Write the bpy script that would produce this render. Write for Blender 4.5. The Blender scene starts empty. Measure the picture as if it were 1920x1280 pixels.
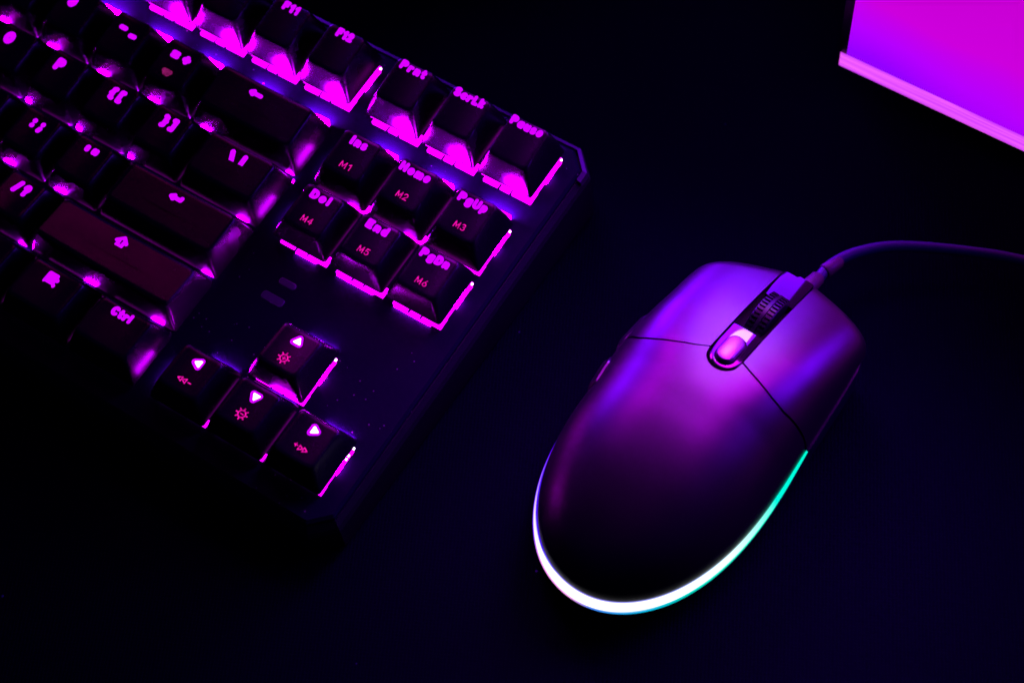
import bpy, math, random
import numpy as np
from mathutils import Matrix, Vector
random.seed(7)
MM = 0.001
scn = bpy.context.scene
COL = scn.collection

# ------------------------------------------------------------------ camera, world, lamps, exposure
cam_d = bpy.data.cameras.new("camera")
cam = bpy.data.objects.new("camera", cam_d)
COL.objects.link(cam)
scn.camera = cam
RW = ((0.8383765617, 0.5437963841, -0.0375530743),
      (0.4539342804, -0.7346544802, -0.5042087502),
      (-0.3017754294, 0.4056701706, -0.8627649175))
cam.matrix_world = Matrix(((RW[0][0], -RW[1][0], -RW[2][0], 0.20641716),
                           (RW[0][1], -RW[1][1], -RW[2][1], -0.21378344),
                           (RW[0][2], -RW[1][2], -RW[2][2], 0.49043492),
                           (0, 0, 0, 1)))
cam_d.sensor_width = 36.0
cam_d.lens = 3800 / 1920 * 36.0
cam_d.clip_start = 0.01
cam_d.clip_end = 20.0
cam_d.dof.use_dof = True
cam_d.dof.focus_distance = 0.548
cam_d.dof.aperture_fstop = 13.0

world = bpy.data.worlds.new("World")
scn.world = world
world.use_nodes = True
bg = world.node_tree.nodes["Background"]
bg.inputs[0].default_value = (0.03, 0.02, 1.0, 1)
bg.inputs[1].default_value = 0.05

def area(name, loc, target, sx, sy, color, power, spread=180):
    l = bpy.data.lights.new(name, 'AREA')
    l.shape = 'RECTANGLE'; l.size = sx; l.size_y = sy
    l.color = color; l.energy = power; l.spread = math.radians(spread)
    o = bpy.data.objects.new(name, l)
    COL.objects.link(o)
    o.location = loc
    o.rotation_euler = (Vector(target) - Vector(loc)).to_track_quat('-Z', 'Y').to_euler()
    return o

# screen lights: the light of a large lit screen that stands just out of the picture, behind the mouse
area("violet_screen_light", (-0.065, 0.140, 0.050), (0.09, 0.04, 0.040), 0.17, 0.070, (0.18, 0.001, 1.0), 0.19, 56)
area("violet_screen_light", (0.060, 0.140, 0.104), (0.08, 0.04, 0.104), 0.080, 0.092, (0.17, 0.001, 1.0), 0.44, 110)
area("violet_screen_light", (0.172, 0.140, 0.108), (0.12, 0.04, 0.108), 0.14, 0.074, (0.15, 0.001, 1.0), 0.62, 120)
area("magenta_screen_light", (0.100, 0.105, 0.155), (0.100, 0.01, 0.035), 0.18, 0.08, (0.60, 0.002, 1.0), 0.115, 44)
area("magenta_screen_light", (-0.06, 0.140, 0.190), (0.090, 0.01, 0.035), 0.16, 0.11, (0.60, 0.002, 1.0), 0.06, 32)
area("pale_screen_light", (0.067, 0.130, 0.132), (0.096, 0.03, 0.07), 0.028, 0.05, (1.0, 0.5, 1.0), 0.009, 70)
area("red_fill_light", (-0.23, 0.225, 0.43), (-0.03, -0.03, 0.03), 0.22, 0.05, (1.0, 0.0, 0.50), 0.011, 40)  # unseen lamp, added to redden the tops of a few keys
area("blue_fill_light", (-0.25, 0.65, 0.60), (0.05, 0.0, 0.0), 0.5, 0.4, (0.02, 0.0, 1.0), 0.8)  # unseen broad lamp, added to light and tint the mat blue

scn.view_settings.view_transform = 'Standard'
scn.view_settings.look = 'None'
scn.view_settings.exposure = 0.0
scn.view_settings.gamma = 1.0
scn.cycles.max_bounces = 6
scn.cycles.sample_clamp_indirect = 4.0

# ------------------------------------------------------------------ materials
def new_mat(name):
    m = bpy.data.materials.new(name)
    m.use_nodes = True
    return m, m.node_tree.nodes, m.node_tree.links

def plastic(name, base, rough=0.5, spec=0.5, grain=3500.0, bump=0.12, rvar=0.08, ior=None, speck=0.0, metallic=0.0, cvar=0.25):
    m, N, L = new_mat(name)
    b = N["Principled BSDF"]
    tc = N.new('ShaderNodeTexCoord')
    n1 = N.new('ShaderNodeTexNoise'); n1.inputs['Scale'].default_value = grain; n1.inputs['Detail'].default_value = 3
    n2 = N.new('ShaderNodeTexNoise'); n2.inputs['Scale'].default_value = 60; n2.inputs['Detail'].default_value = 5
    L.new(tc.outputs['Object'], n1.inputs['Vector']); L.new(tc.outputs['Object'], n2.inputs['Vector'])
    mr = N.new('ShaderNodeMapRange'); L.new(n2.outputs['Fac'], mr.inputs['Value'])
    mr.inputs['From Min'].default_value = 0.3; mr.inputs['From Max'].default_value = 0.7
    mr.inputs['To Min'].default_value = rough - rvar; mr.inputs['To Max'].default_value = rough + rvar
    L.new(mr.outputs['Result'], b.inputs['Roughness'])
    mc = N.new('ShaderNodeMix'); mc.data_type = 'RGBA'
    mc.inputs['A'].default_value = tuple(c * (1 - cvar) for c in base) + (1,)
    mc.inputs['B'].default_value = tuple(c * (1 + cvar) for c in base) + (1,)
    L.new(n1.outputs['Fac'], mc.inputs['Factor'])
    if speck > 0:   # fine dust: sparse pale grains lying on the surface
        v = N.new('ShaderNodeTexVoronoi'); v.inputs['Scale'].default_value = 420
        L.new(tc.outputs['Object'], v.inputs['Vector'])
        w = N.new('ShaderNodeTexNoise'); w.inputs['Scale'].default_value = 45; w.inputs['Detail'].default_value = 4
        L.new(tc.outputs['Object'], w.inputs['Vector'])
        lt = N.new('ShaderNodeMath'); lt.operation = 'LESS_THAN'; lt.inputs[1].default_value = 0.10
        L.new(v.outputs['Distance'], lt.inputs[0])
        gt = N.new('ShaderNodeMath'); gt.operation = 'GREATER_THAN'; gt.inputs[1].default_value = 0.56
        L.new(w.outputs['Fac'], gt.inputs[0])
        mu = N.new('ShaderNodeMath'); mu.operation = 'MULTIPLY'
        L.new(lt.outputs[0], mu.inputs[0]); L.new(gt.outputs[0], mu.inputs[1])
        m2 = N.new('ShaderNodeMix'); m2.data_type = 'RGBA'
        m2.inputs['B'].default_value = (speck, speck, speck, 1)
        L.new(mu.outputs[0], m2.inputs['Factor']); L.new(mc.outputs['Result'], m2.inputs['A'])
        L.new(m2.outputs['Result'], b.inputs['Base Color'])
    else:
        L.new(mc.outputs['Result'], b.inputs['Base Color'])
    b.inputs['Specular IOR Level'].default_value = spec
    b.inputs['Metallic'].default_value = metallic
    if ior: b.inputs['IOR'].default_value = ior
    bp = N.new('ShaderNodeBump'); bp.inputs['Strength'].default_value = bump; bp.inputs['Distance'].default_value = 0.0001
    L.new(n1.outputs['Fac'], bp.inputs['Height']); L.new(bp.outputs['Normal'], b.inputs['Normal'])
    return m

def glow(name, color, strength, vary=0.0, scale=300.0):
    m, N, L = new_mat(name)
    N.remove(N["Principled BSDF"])
    e = N.new('ShaderNodeEmission'); e.inputs[0].default_value = (*color, 1); e.inputs[1].default_value = strength
    L.new(e.outputs[0], N["Material Output"].inputs['Surface'])
    if vary:
        tc = N.new('ShaderNodeTexCoord'); n = N.new('ShaderNodeTexNoise')
        n.inputs['Scale'].default_value = scale; n.inputs['Detail'].default_value = 2
        L.new(tc.outputs['Object'], n.inputs['Vector'])
        mr = N.new('ShaderNodeMapRange'); L.new(n.outputs['Fac'], mr.inputs['Value'])
        mr.inputs['From Min'].default_value = 0.3; mr.inputs['From Max'].default_value = 0.7
        mr.inputs['To Min'].default_value = strength * (1 - vary); mr.inputs['To Max'].default_value = strength * (1 + vary)
        L.new(mr.outputs['Result'], e.inputs[1])
    return m

M = {}
M['keycap'] = plastic('keycap_black_plastic', (0.0022, 0.0019, 0.0042), 0.26, 0.22, 2600, 0.25, 0.06)
M['plate'] = plastic('plate_dark_metal', (0.0016, 0.0013, 0.0090), 0.60, 0.03, 2400, 0.35, 0.08, speck=0.10)
M['case'] = plastic('case_black_plastic', (0.002, 0.002, 0.005), 0.55, 0.12, 1500, 0.2)
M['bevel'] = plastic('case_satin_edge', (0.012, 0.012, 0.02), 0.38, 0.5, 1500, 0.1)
M['window'] = plastic('indicator_window', (0.02, 0.02, 0.05), 0.35, 0.2, 800, 0.05)
M['shell'] = plastic('mouse_matte_black', (0.003, 0.0025, 0.004), 0.35, 0.5, 5000, 0.35, 0.03)
M['mouse_core'] = plastic('mouse_inner_black', (0.003, 0.003, 0.004), 0.7, 0.1, 1500, 0.1)
M['side'] = plastic('mouse_side_black', (0.002, 0.002, 0.008), 0.40, 0.12, 1800, 0.2)
M['gloss'] = plastic('mouse_gloss_black', (0.004, 0.004, 0.005), 0.06, 0.5, 400, 0.02, 0.02, ior=1.75)
M['gloss_front'] = plastic('mouse_gloss_black_front', (0.003, 0.003, 0.006), 0.08, 0.28, 400, 0.02, 0.02)
M['dpi'] = plastic('mouse_satin_button', (0.10, 0.08, 0.10), 0.30, 0.5, 1500, 0.1, 0.03, ior=1.8)
M['rubber'] = plastic('wheel_black_rubber', (0.003, 0.003, 0.006), 0.36, 0.18, 2000, 0.1)
M['cable'] = plastic('cable_rubber', (0.004, 0.003, 0.060), 0.5, 0.5, 1500, 0.2)
M['relief'] = plastic('cable_strain_relief', (0.05, 0.03, 0.035), 0.55, 0.5, 1500, 0.2)
M['legend'] = glow('legend_backlight', (0.62, 0.0, 1.0), 1.15)
M['print_dim'] = glow('legend_red_dim', (0.30, 0.01, 0.14), 0.7, 0.5, 1800)
M['legend_core'] = glow('legend_backlight_white', (1.0, 0.95, 1.0), 2.0)
M['print'] = glow('legend_red_emission', (0.90, 0.006, 0.42), 0.9, 0.55, 1800)  # red print that gets its brightness from emission
M['led'] = glow('switch_led_magenta', (0.78, 0.0, 1.0), 2.6, 0.3, 160)
M['led_leak'] = glow('switch_led_core', (0.62, 0.0, 1.0), 650.0)
M['led_side'] = glow('switch_led_side', (0.62, 0.0, 1.0), 80.0)
M['led_hot'] = glow('switch_led_point', (1.0, 0.85, 1.0), 4.0)
M['stand'] = plastic('monitor_stand_black', (0.01, 0.01, 0.014), 0.4, 0.4, 800, 0.05)

def mat_mat():      # woven cloth of the desk mat
    m, N, L = new_mat('desk_mat_cloth')
    b = N["Principled BSDF"]
    tc = N.new('ShaderNodeTexCoord')
    mp = N.new('ShaderNodeMapping'); mp.inputs['Rotation'].default_value = (0, 0, math.radians(-28))
    L.new(tc.outputs['Object'], mp.inputs['Vector'])
    w1 = N.new('ShaderNodeTexWave'); w1.bands_direction = 'X'; w1.inputs['Scale'].default_value = 330; w1.inputs['Distortion'].default_value = 1.2
    w1.inputs['Detail'].default_value = 2
    w2 = N.new('ShaderNodeTexWave'); w2.bands_direction = 'Y'; w2.inputs['Scale'].default_value = 330; w2.inputs['Distortion'].default_value = 1.2
    n = N.new('ShaderNodeTexNoise'); n.inputs['Scale'].default_value = 900; n.inputs['Detail'].default_value = 3
    for q in (w1, w2, n): L.new(mp.outputs['Vector'], q.inputs['Vector'])
    a = N.new('ShaderNodeMath'); a.operation = 'MULTIPLY_ADD'; a.inputs[1].default_value = 0.6
    L.new(w1.outputs['Fac'], a.inputs[0]); L.new(n.outputs['Fac'], a.inputs[2])
    a2 = N.new('ShaderNodeMath'); a2.operation = 'MULTIPLY_ADD'; a2.inputs[1].default_value = 0.25
    L.new(w2.outputs['Fac'], a2.inputs[0]); L.new(a.outputs[0], a2.inputs[2])
    cr = N.new('ShaderNodeValToRGB')
    cr.color_ramp.elements[0].position = 0.35; cr.color_ramp.elements[0].color = (0.00005, 0.00015, 0.0012, 1)
    cr.color_ramp.elements[1].position = 1.05; cr.color_ramp.elements[1].color = (0.00015, 0.0003, 0.0042, 1)
    L.new(a2.outputs[0], cr.inputs[0])
    v = N.new('ShaderNodeTexVoronoi'); v.inputs['Scale'].default_value = 55       # rare lint specks
    L.new(tc.outputs['Object'], v.inputs['Vector'])
    lt = N.new('ShaderNodeMath'); lt.operation = 'LESS_THAN'; lt.inputs[1].default_value = 0.022
    L.new(v.outputs['Distance'], lt.inputs[0])
    m2 = N.new('ShaderNodeMix'); m2.data_type = 'RGBA'; m2.inputs['B'].default_value = (0.03, 0.02, 0.08, 1)
    L.new(lt.outputs[0], m2.inputs['Factor']); L.new(cr.outputs[0], m2.inputs['A'])
    L.new(m2.outputs['Result'], b.inputs['Base Color'])
    b.inputs['Roughness'].default_value = 0.95
    b.inputs['Specular IOR Level'].default_value = 0.03
    bp = N.new('ShaderNodeBump'); bp.inputs['Strength'].default_value = 0.5; bp.inputs['Distance'].default_value = 0.0002
    L.new(a2.outputs[0], bp.inputs['Height']); L.new(bp.outputs['Normal'], b.inputs['Normal'])
    return m
M['mat'] = mat_mat()

def screen_mat():   # what the monitor shows: violet running into magenta
    m, N, L = new_mat('monitor_screen_picture')
    N.remove(N["Principled BSDF"])
    tc = N.new('ShaderNodeTexCoord')
    sp = N.new('ShaderNodeSeparateXYZ'); L.new(tc.outputs['Object'], sp.inputs[0])
    n = N.new('ShaderNodeTexNoise'); n.inputs['Scale'].default_value = 22; n.inputs['Detail'].default_value = 1
    L.new(tc.outputs['Object'], n.inputs['Vector'])
    a = N.new('ShaderNodeMath'); a.operation = 'MULTIPLY_ADD'; a.inputs[1].default_value = 4.0
    L.new(sp.outputs['X'], a.inputs[0])
    z = N.new('ShaderNodeMath'); z.operation = 'MULTIPLY_ADD'; z.inputs[1].default_value = 20.0; z.inputs[2].default_value = 0.84
    L.new(sp.outputs['Z'], z.inputs[0]); L.new(z.outputs[0], a.inputs[2])
    s = N.new('ShaderNodeMath'); s.operation = 'MULTIPLY_ADD'; s.inputs[1].default_value = 0.4
    L.new(n.outputs['Fac'], s.inputs[0]); L.new(a.outputs[0], s.inputs[2])
    h = N.new('ShaderNodeMath'); h.operation = 'MULTIPLY'; h.inputs[1].default_value = 0.35
    L.new(s.outputs[0], h.inputs[0]); s = h
    cr = N.new('ShaderNodeValToRGB'); e = cr.color_ramp.elements
    e[0].position = 0.10; e[0].color = (0.30, 0.0, 1.0, 1)
    e[1].position = 1.0; e[1].color = (0.03, 0.0, 0.16, 1)  # unseen top of the picture, darkened to cut the light it throws
    k = e.new(0.19); k.color = (0.46, 0.0, 0.98, 1)
    k = e.new(0.30); k.color = (0.60, 0.0, 0.72, 1)
    k = e.new(0.60); k.color = (0.56, 0.0, 0.62, 1)
    L.new(s.outputs[0], cr.inputs[0])
    em = N.new('ShaderNodeEmission'); em.inputs[1].default_value = 1.0
    L.new(cr.outputs[0], em.inputs[0]); L.new(em.outputs[0], N["Material Output"].inputs['Surface'])
    return m
M['screen'] = screen_mat()

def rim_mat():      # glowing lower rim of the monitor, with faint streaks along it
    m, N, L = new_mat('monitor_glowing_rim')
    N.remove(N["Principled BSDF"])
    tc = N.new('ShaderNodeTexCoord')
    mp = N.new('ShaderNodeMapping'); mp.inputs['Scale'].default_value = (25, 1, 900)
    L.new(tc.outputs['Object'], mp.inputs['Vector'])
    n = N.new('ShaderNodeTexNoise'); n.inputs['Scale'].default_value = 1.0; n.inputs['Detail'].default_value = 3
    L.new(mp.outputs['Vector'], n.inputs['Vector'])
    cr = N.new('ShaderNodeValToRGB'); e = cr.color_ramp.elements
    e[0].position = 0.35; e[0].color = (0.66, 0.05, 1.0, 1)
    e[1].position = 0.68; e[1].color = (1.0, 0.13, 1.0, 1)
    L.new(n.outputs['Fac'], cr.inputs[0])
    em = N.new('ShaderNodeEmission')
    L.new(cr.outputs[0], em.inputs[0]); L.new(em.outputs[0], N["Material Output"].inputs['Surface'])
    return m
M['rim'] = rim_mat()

def strip_mat():    # light strip round the rear of the mouse: colour stored per vertex along the LED ribbon
    m, N, L = new_mat('mouse_light_strip')
    N.remove(N["Principled BSDF"])
    at = N.new('ShaderNodeAttribute'); at.attribute_name = 'glow'
    em = N.new('ShaderNodeEmission'); em.inputs[1].default_value = 1.0
    L.new(at.outputs['Color'], em.inputs[0]); L.new(em.outputs[0], N["Material Output"].inputs['Surface'])
    return m
M['strip'] = strip_mat()

# ------------------------------------------------------------------ mesh helpers (all in millimetres)
def mesh(name, V, F, mat, smooth=False, sharp=None):
    me = bpy.data.meshes.new(name)
    me.from_pydata([(x * MM, y * MM, z * MM) for x, y, z in V], [], F)
    if smooth:
        me.polygons.foreach_set('use_smooth', [True] * len(me.polygons))
        if sharp is not None:
            me.set_sharp_from_angle(angle=math.radians(sharp))
    me.materials.append(mat)
    me.update()
    return me

def link(name, me, parent=None, loc=(0, 0, 0)):
    o = bpy.data.objects.new(name, me)
    COL.objects.link(o)
    if parent: o.parent = parent
    o.location = tuple(c * MM for c in loc)
    return o

def empty(name, loc, rot=(0, 0, 0)):
    o = bpy.data.objects.new(name, None)
    COL.objects.link(o)
    o.location = tuple(c * MM for c in loc)
    o.rotation_euler = rot
    o.empty_display_size = 0.01
    return o

def tag(o, label=None, cat=None, group=None, kind=None):
    if label: o['label'] = label
    if cat: o['category'] = cat
    if group: o['group'] = group
    if kind: o['kind'] = kind
    return o

class MB:
    def __init__(s): s.V = []; s.F = []
    def add(s, V, F):
        b = len(s.V); s.V += [tuple(map(float, v)) for v in V]; s.F += [tuple(b + i for i in f) for f in F]
    def box(s, x0, x1, y0, y1, z0, z1):
        s.add([(x0, y0, z0), (x1, y0, z0), (x1, y1, z0), (x0, y1, z0), (x0, y0, z1), (x1, y0, z1), (x1, y1, z1), (x0, y1, z1)],
              [(3, 2, 1, 0), (4, 5, 6, 7), (0, 1, 5, 4), (1, 2, 6, 5), (2, 3, 7, 6), (3, 0, 4, 7)])
    def loft(s, rings, cap0=True, cap1=True, closed=True):
        n = len(rings[0]); V = [p for r in rings for p in r]; F = []
        for k in range(len(rings) - 1):
            for i in range(n if closed else n - 1):
                j = (i + 1) % n
                F.append((k * n + i, k * n + j, (k + 1) * n + j, (k + 1) * n + i))
        if cap0: F.append(tuple(reversed(range(n))))
        if cap1: F.append(tuple(range((len(rings) - 1) * n, len(rings) * n)))
        s.add(V, F)
    def tube(s, path, radii, n=14, caps=True):
        P = [Vector(p) for p in path]; rings = []
        up = Vector((0, 0, 1))
        for i, p in enumerate(P):
            t = (P[min(i + 1, len(P) - 1)] - P[max(i - 1, 0)]).normalized()
            a = t.cross(up); a = a.normalized() if a.length > 1e-6 else Vector((1, 0, 0)); b = a.cross(t)
            r = radii[i] if hasattr(radii, '__len__') else radii
            rings.append([tuple(p + a * math.cos(q) * r + b * math.sin(q) * r) for q in (2 * math.pi * k / n for k in range(n))])
        s.loft(rings, caps, caps)
    def build(s, name, mat, parent=None, loc=(0, 0, 0), smooth=False, sharp=35):
        return link(name, mesh(name, s.V, s.F, mat, smooth, sharp), parent, loc)

def rrect(x0, x1, y0, y1, r, z, nc=5, ne=7):
    """counter-clockwise rounded rectangle, edges subdivided"""
    P = []
    C = [(x1 - r, y0 + r, -90), (x1 - r, y1 - r, 0), (x0 + r, y1 - r, 90), (x0 + r, y0 + r, 180)]
    for k, (cx, cy, a0) in enumerate(C):
        for i in range(nc):
            a = math.radians(a0 + 90 * i / (nc - 1))
            P.append((cx + r * math.cos(a), cy + r * math.sin(a)))
        nx, ny, na = C[(k + 1) % 4]
        a = math.radians(na); q = (nx + r * math.cos(a), ny + r * math.sin(a)); p = P[-1]
        for i in range(1, ne):
            f = i / ne; P.append((p[0] + (q[0] - p[0]) * f, p[1] + (q[1] - p[1]) * f))
    return [(x, y, z(x, y) if callable(z) else z) for x, y in P]

# ------------------------------------------------------------------ stroke lettering -> one flat mesh (marching squares on a distance field)
def arc(cx, cy, rx, ry, a0, a1, n=10):
    return [(cx + rx * math.cos(math.radians(a0 + (a1 - a0) * i / n)), cy + ry * math.sin(math.radians(a0 + (a1 - a0) * i / n))) for i in range(n + 1)]

GL = {
 'P': (.55, [[(0, 0), (0, 1), (.3, 1)] + arc(.3, .75, .25, .25, 90, -90) + [(0, .5)]]),
 'S': (.55, [arc(.28, .75, .26, .25, 40, 270) + arc(.28, .25, .28, .25, 90, -140)]),
 'I': (.06, [[(0.03, 0), (0.03, 1)]]),
 'H': (.6, [[(0, 0), (0, 1)], [(.6, 0), (.6, 1)], [(0, .5), (.6, .5)]]),
 'U': (.6, [[(0, 1), (0, .3)] + arc(.3, .3, .3, .3, 180, 360) + [(.6, 1)]]),
 'D': (.6, [[(0, 0), (0, 1), (.25, 1)] + arc(.25, .5, .35, .5, 90, -90) + [(0, 0)]]),
 'E': (.5, [[(.5, 0), (0, 0), (0, 1), (.5, 1)], [(0, .5), (.42, .5)]]),
 'L': (.48, [[(0, 1), (0, 0), (.48, 0)]]),
 'C': (.62, [arc(.36, .5, .36, .5, 50, 310, 16)]),
 'M': (.75, [[(0, 0), (0.05, 1), (.38, .15), (.70, 1), (.75, 0)]]),
 'F': (.5, [[(0, 0), (0, 1), (.5, 1)], [(0, .52), (.4, .52)]]),
 'O': (.66, [arc(.33, .5, .33, .5, 0, 360, 18)]),
 'K': (.55, [[(0, 0), (0, 1)], [(.5, 1), (0, .45)], [(.15, .58), (.55, 0)]]),
 'A': (.66, [[(0, 0), (.33, 1), (.66, 0)], [(.12, .36), (.54, .36)]]),
 'J': (.4, [[(.4, 1), (.4, .25)] + arc(.2, .22, .2, .22, 0, -180)]),
 'N': (.6, [[(0, 0), (0, 1), (.6, 0), (.6, 1)]]), 'B': (.55, [[(0, 0), (0, 1), (.3, 1)] + arc(.28, .76, .22, .24, 90, -90) + arc(.28, .26, .27, .26, 90, -90) + [(0, 0)]]),
 'G': (.66, [arc(.36, .5, .36, .5, 50, 340, 16) + [(.7, .45), (.42, .45)]]),
 'T': (.6, [[(.3, 0), (.3, 1)], [(0, 1), (.6, 1)]]), 'R': (.55, [[(0, 0), (0, 1), (.3, 1)] + arc(.3, .75, .25, .25, 90, -90) + [(0, .5)], [(.25, .5), (.55, 0)]]),
 'V': (.6, [[(0, 1), (.3, 0), (.6, 1)]]), 'X': (.6, [[(0, 0), (.6, 1)], [(0, 1), (.6, 0)]]), 'Y': (.6, [[(0, 1), (.3, .5), (.6, 1)], [(.3, .5), (.3, 0)]]),
 'r': (.34, [[(0, 0), (0, .66)], [(0, .4)] + arc(.25, .38, .25, .26, 160, 70, 5)]),
 'n': (.46, [[(0, 0), (0, .66)], [(0, .4)] + arc(.23, .4, .23, .26, 180, 0, 8) + [(.46, 0)]]),
 't': (.32, [[(.14, .95), (.14, .15)] + arc(.27, .14, .13, .14, 180, 280, 5), [(0, .66), (.32, .66)]]),
 'c': (.44, [arc(.26, .33, .26, .33, 50, 310, 10)]),
 'k': (.44, [[(0, 0), (0, 1)], [(.4, .66), (0, .3)], [(.12, .4), (.44, 0)]]),
 'a': (.46, [[(.46, 0), (.46, .66)], arc(.23, .33, .23, .33, 0, 360, 12)]),
 'u': (.46, [[(0, .66), (0, .24)] + arc(.23, .24, .23, .24, 180, 360, 8) + [(.46, .66)], [(.46, .3), (.46, 0)]]),
 's': (.4, [arc(.2, .49, .19, .17, 40, 270, 8) + arc(.2, .17, .2, .16, 90, -140, 8)]),
 'e': (.48, [[(.02, .34), (.48, .34)] + arc(.24, .33, .24, .33, 0, 310, 12)]),
 'o': (.48, [arc(.24, .33, .24, .33, 0, 360, 14)]),
 'm': (.76, [[(0, 0), (0, .66)], [(0, .42)] + arc(.19, .42, .19, .24, 180, 0, 7) + [(.38, 0)], [(.38, .42)] + arc(.57, .42, .19, .24, 180, 0, 7) + [(.76, 0)]]),
 'g': (.46, [arc(.23, .33, .23, .33, 0, 360, 12), [(.46, .66), (.46, -.12)] + arc(.23, -.12, .23, .22, 0, -150, 7)]),
 'p': (.46, [[(0, .66), (0, -.32)], arc(.23, .33, .23, .33, 0, 360, 12)]),
 'l': (.06, [[(.03, 0), (.03, 1)]]),
 'd': (.46, [[(.46, 0), (.46, 1)], arc(.23, .33, .23, .33, 0, 360, 12)]),
 '{': (.35, [[(.35, 1.05), (.15, .98), (.15, .6), (0, .5), (.15, .4), (.15, .02), (.35, -.05)]]),
 '}': (.35, [[(0, 1.05), (.2, .98), (.2, .6), (.35, .5), (.2, .4), (.2, .02), (0, -.05)]]),
 '[': (.3, [[(.3, 1.05), (0, 1.05), (0, -.05), (.3, -.05)]]), ']': (.3, [[(0, 1.05), (.3, 1.05), (.3, -.05), (0, -.05)]]),
 '\\': (.45, [[(0, 1.05), (.45, -.05)]]), '|': (.06, [[(.03, 1.1), (.03, -.1)]]), '/': (.45, [[(.45, 1.05), (0, -.05)]]),
 ':': (.1, [[(.05, .12), (.05, .13)], [(.05, .72), (.05, .73)]]), ';': (.16, [[(.1, .14), (0, -.1)], [(.1, .72), (.1, .73)]]),
 "'": (.06, [[(.03, 1), (.03, .72)]]), '"': (.4, [[(.03, 1), (.03, .72)], [(.38, 1), (.38, .72)]]),
 '?': (.5, [arc(.25, .75, .25, .25, 170, -60, 8) + [(.25, .3)], [(.25, .0), (.25, .01)]]),
 '-': (.5, [[(0, .45), (.5, .45)]]), '=': (.5, [[(0, .3), (.5, .3)], [(0, .65), (.5, .65)]]), '+': (.5, [[(0, .45), (.5, .45)], [(.25, .2), (.25, .7)]]), '_': (.5, [[(0, 0), (.5, 0)]]),
 '<': (.5, [[(.5, .9), (0, .5), (.5, .1)]]), '>': (.5, [[(0, .9), (.5, .5), (0, .1)]]), ',': (.1, [[(.08, .1), (0, -.15)]]), '.': (.1, [[(.05, .04), (.05, .05)]]),
 '1': (.3, [[(0, .8), (.25, 1), (.25, 0)]]),
 '2': (.55, [arc(.27, .72, .27, .28, 170, -30, 8) + [(0, 0), (.57, 0)]]),
 '3': (.55, [arc(.25, .76, .24, .24, 150, -90, 8) + arc(.25, .26, .28, .26, 90, -150, 8)]),
 '4': (.6, [[(.45, 0), (.45, 1), (0, .3), (.6, .3)]]),
 '5': (.55, [[(.5, 1), (.08, 1), (.03, .55)] + arc(.25, .32, .28, .32, 110, -150, 9)]),
 '6': (.55, [[(.42, 1), (.08, .5)] + arc(.27, .3, .27, .3, 150, 510, 14)]),
 '7': (.55, [[(0, 1), (.55, 1), (.2, 0)]]), '8': (.55, [arc(.27, .76, .23, .24, 0, 360, 12), arc(.27, .27, .27, .27, 0, 360, 12)]),
 '9': (.55, [arc(.27, .7, .27, .3, 0, 360, 14), [(.54, .7), (.2, 0)]]), '0': (.55, [arc(.27, .5, .27, .5, 0, 360, 16)]),
 ' ': (.3, []),
}

def text_strokes(txt, em, width=None, cx=0, cy=0, gap=0.55):
    """polylines of a word, centred on (cx, cy); gap in em; squeezed to a centre-line width if one is given"""
    x = 0; S = []
    for ch in txt:
        w, ss = GL[ch]
        for s in ss: S.append([(x + a * em, b * em) for a, b in s])
        x += (w + gap) * em
    tot = x - gap * em
    k = (width / tot) if width else 1.0
    return [[(cx + (a - tot / 2) * k, cy + b - em / 2) for a, b in s] for s in S]

def seg_field(X, Y, strokes):
    D = np.full(X.shape, 1e3)
    for s in strokes:
        pts = s if len(s) > 1 else s + s
        for (x0, y0), (x1, y1) in zip(pts[:-1], pts[1:]):
            dx, dy = x1 - x0, y1 - y0; l2 = dx * dx + dy * dy
            t = np.clip(((X - x0) * dx + (Y - y0) * dy) / l2, 0, 1) if l2 > 1e-9 else 0
            D = np.minimum(D, np.hypot(X - x0 - t * dx, Y - y0 - t * dy))
    return D

def poly_field(X, Y, poly):
    """signed distance to a convex counter-clockwise polygon"""
    D = seg_field(X, Y, [list(poly) + [poly[0]]])
    ins = np.ones(X.shape, bool)
    for (x0, y0), (x1, y1) in zip(poly, poly[1:] + poly[:1]):
        ins &= ((x1 - x0) * (Y - y0) - (y1 - y0) * (X - x0)) > 0
    return np.where(ins, -D, D)

def field_mesh(name, fn, box, step, zfn, mat):
    """fill the region fn < 0 inside box with a flat mesh that follows zfn"""
    x0, x1, y0, y1 = box
    xs = np.arange(x0, x1 + step, step); ys = np.arange(y0, y1 + step, step)
    X, Y = np.meshgrid(xs, ys, indexing='ij'); D = fn(X, Y)
    V = []; F = []; idx = {}
    def vert(key, x, y):
        if key not in idx:
            idx[key] = len(V); V.append((x, y, zfn(x, y)))
        return idx[key]
    neg = D < 0
    cells = np.argwhere(neg[:-1, :-1] | neg[1:, :-1] | neg[:-1, 1:] | neg[1:, 1:])
    for i, j in cells:
        C = [(i, j), (i + 1, j), (i + 1, j + 1), (i, j + 1)]; poly = []
        for k in range(4):
            a, b = C[k], C[(k + 1) % 4]; da, db = D[a], D[b]
            if da < 0: poly.append(vert(a, xs[a[0]], ys[a[1]]))
            if (da < 0) != (db < 0):
                t = da / (da - db); key = (a, b) if a < b else (b, a)
                poly.append(vert(key, xs[a[0]] + (xs[b[0]] - xs[a[0]]) * t, ys[a[1]] + (ys[b[1]] - ys[a[1]]) * t))
        if len(poly) >= 3: F.append(tuple(poly))
    return mesh(name, V, F, mat)

# ------------------------------------------------------------------ the desk mat
mb = MB()
mb.add([(-1500, -1500, 0), (1500, -1500, 0), (1500, 1500, 0), (-1500, 1500, 0)], [(0, 1, 2, 3)])
tag(mb.build('desk_mat', M['mat']), 'dark navy woven cloth desk mat under everything', kind='structure')

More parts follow.
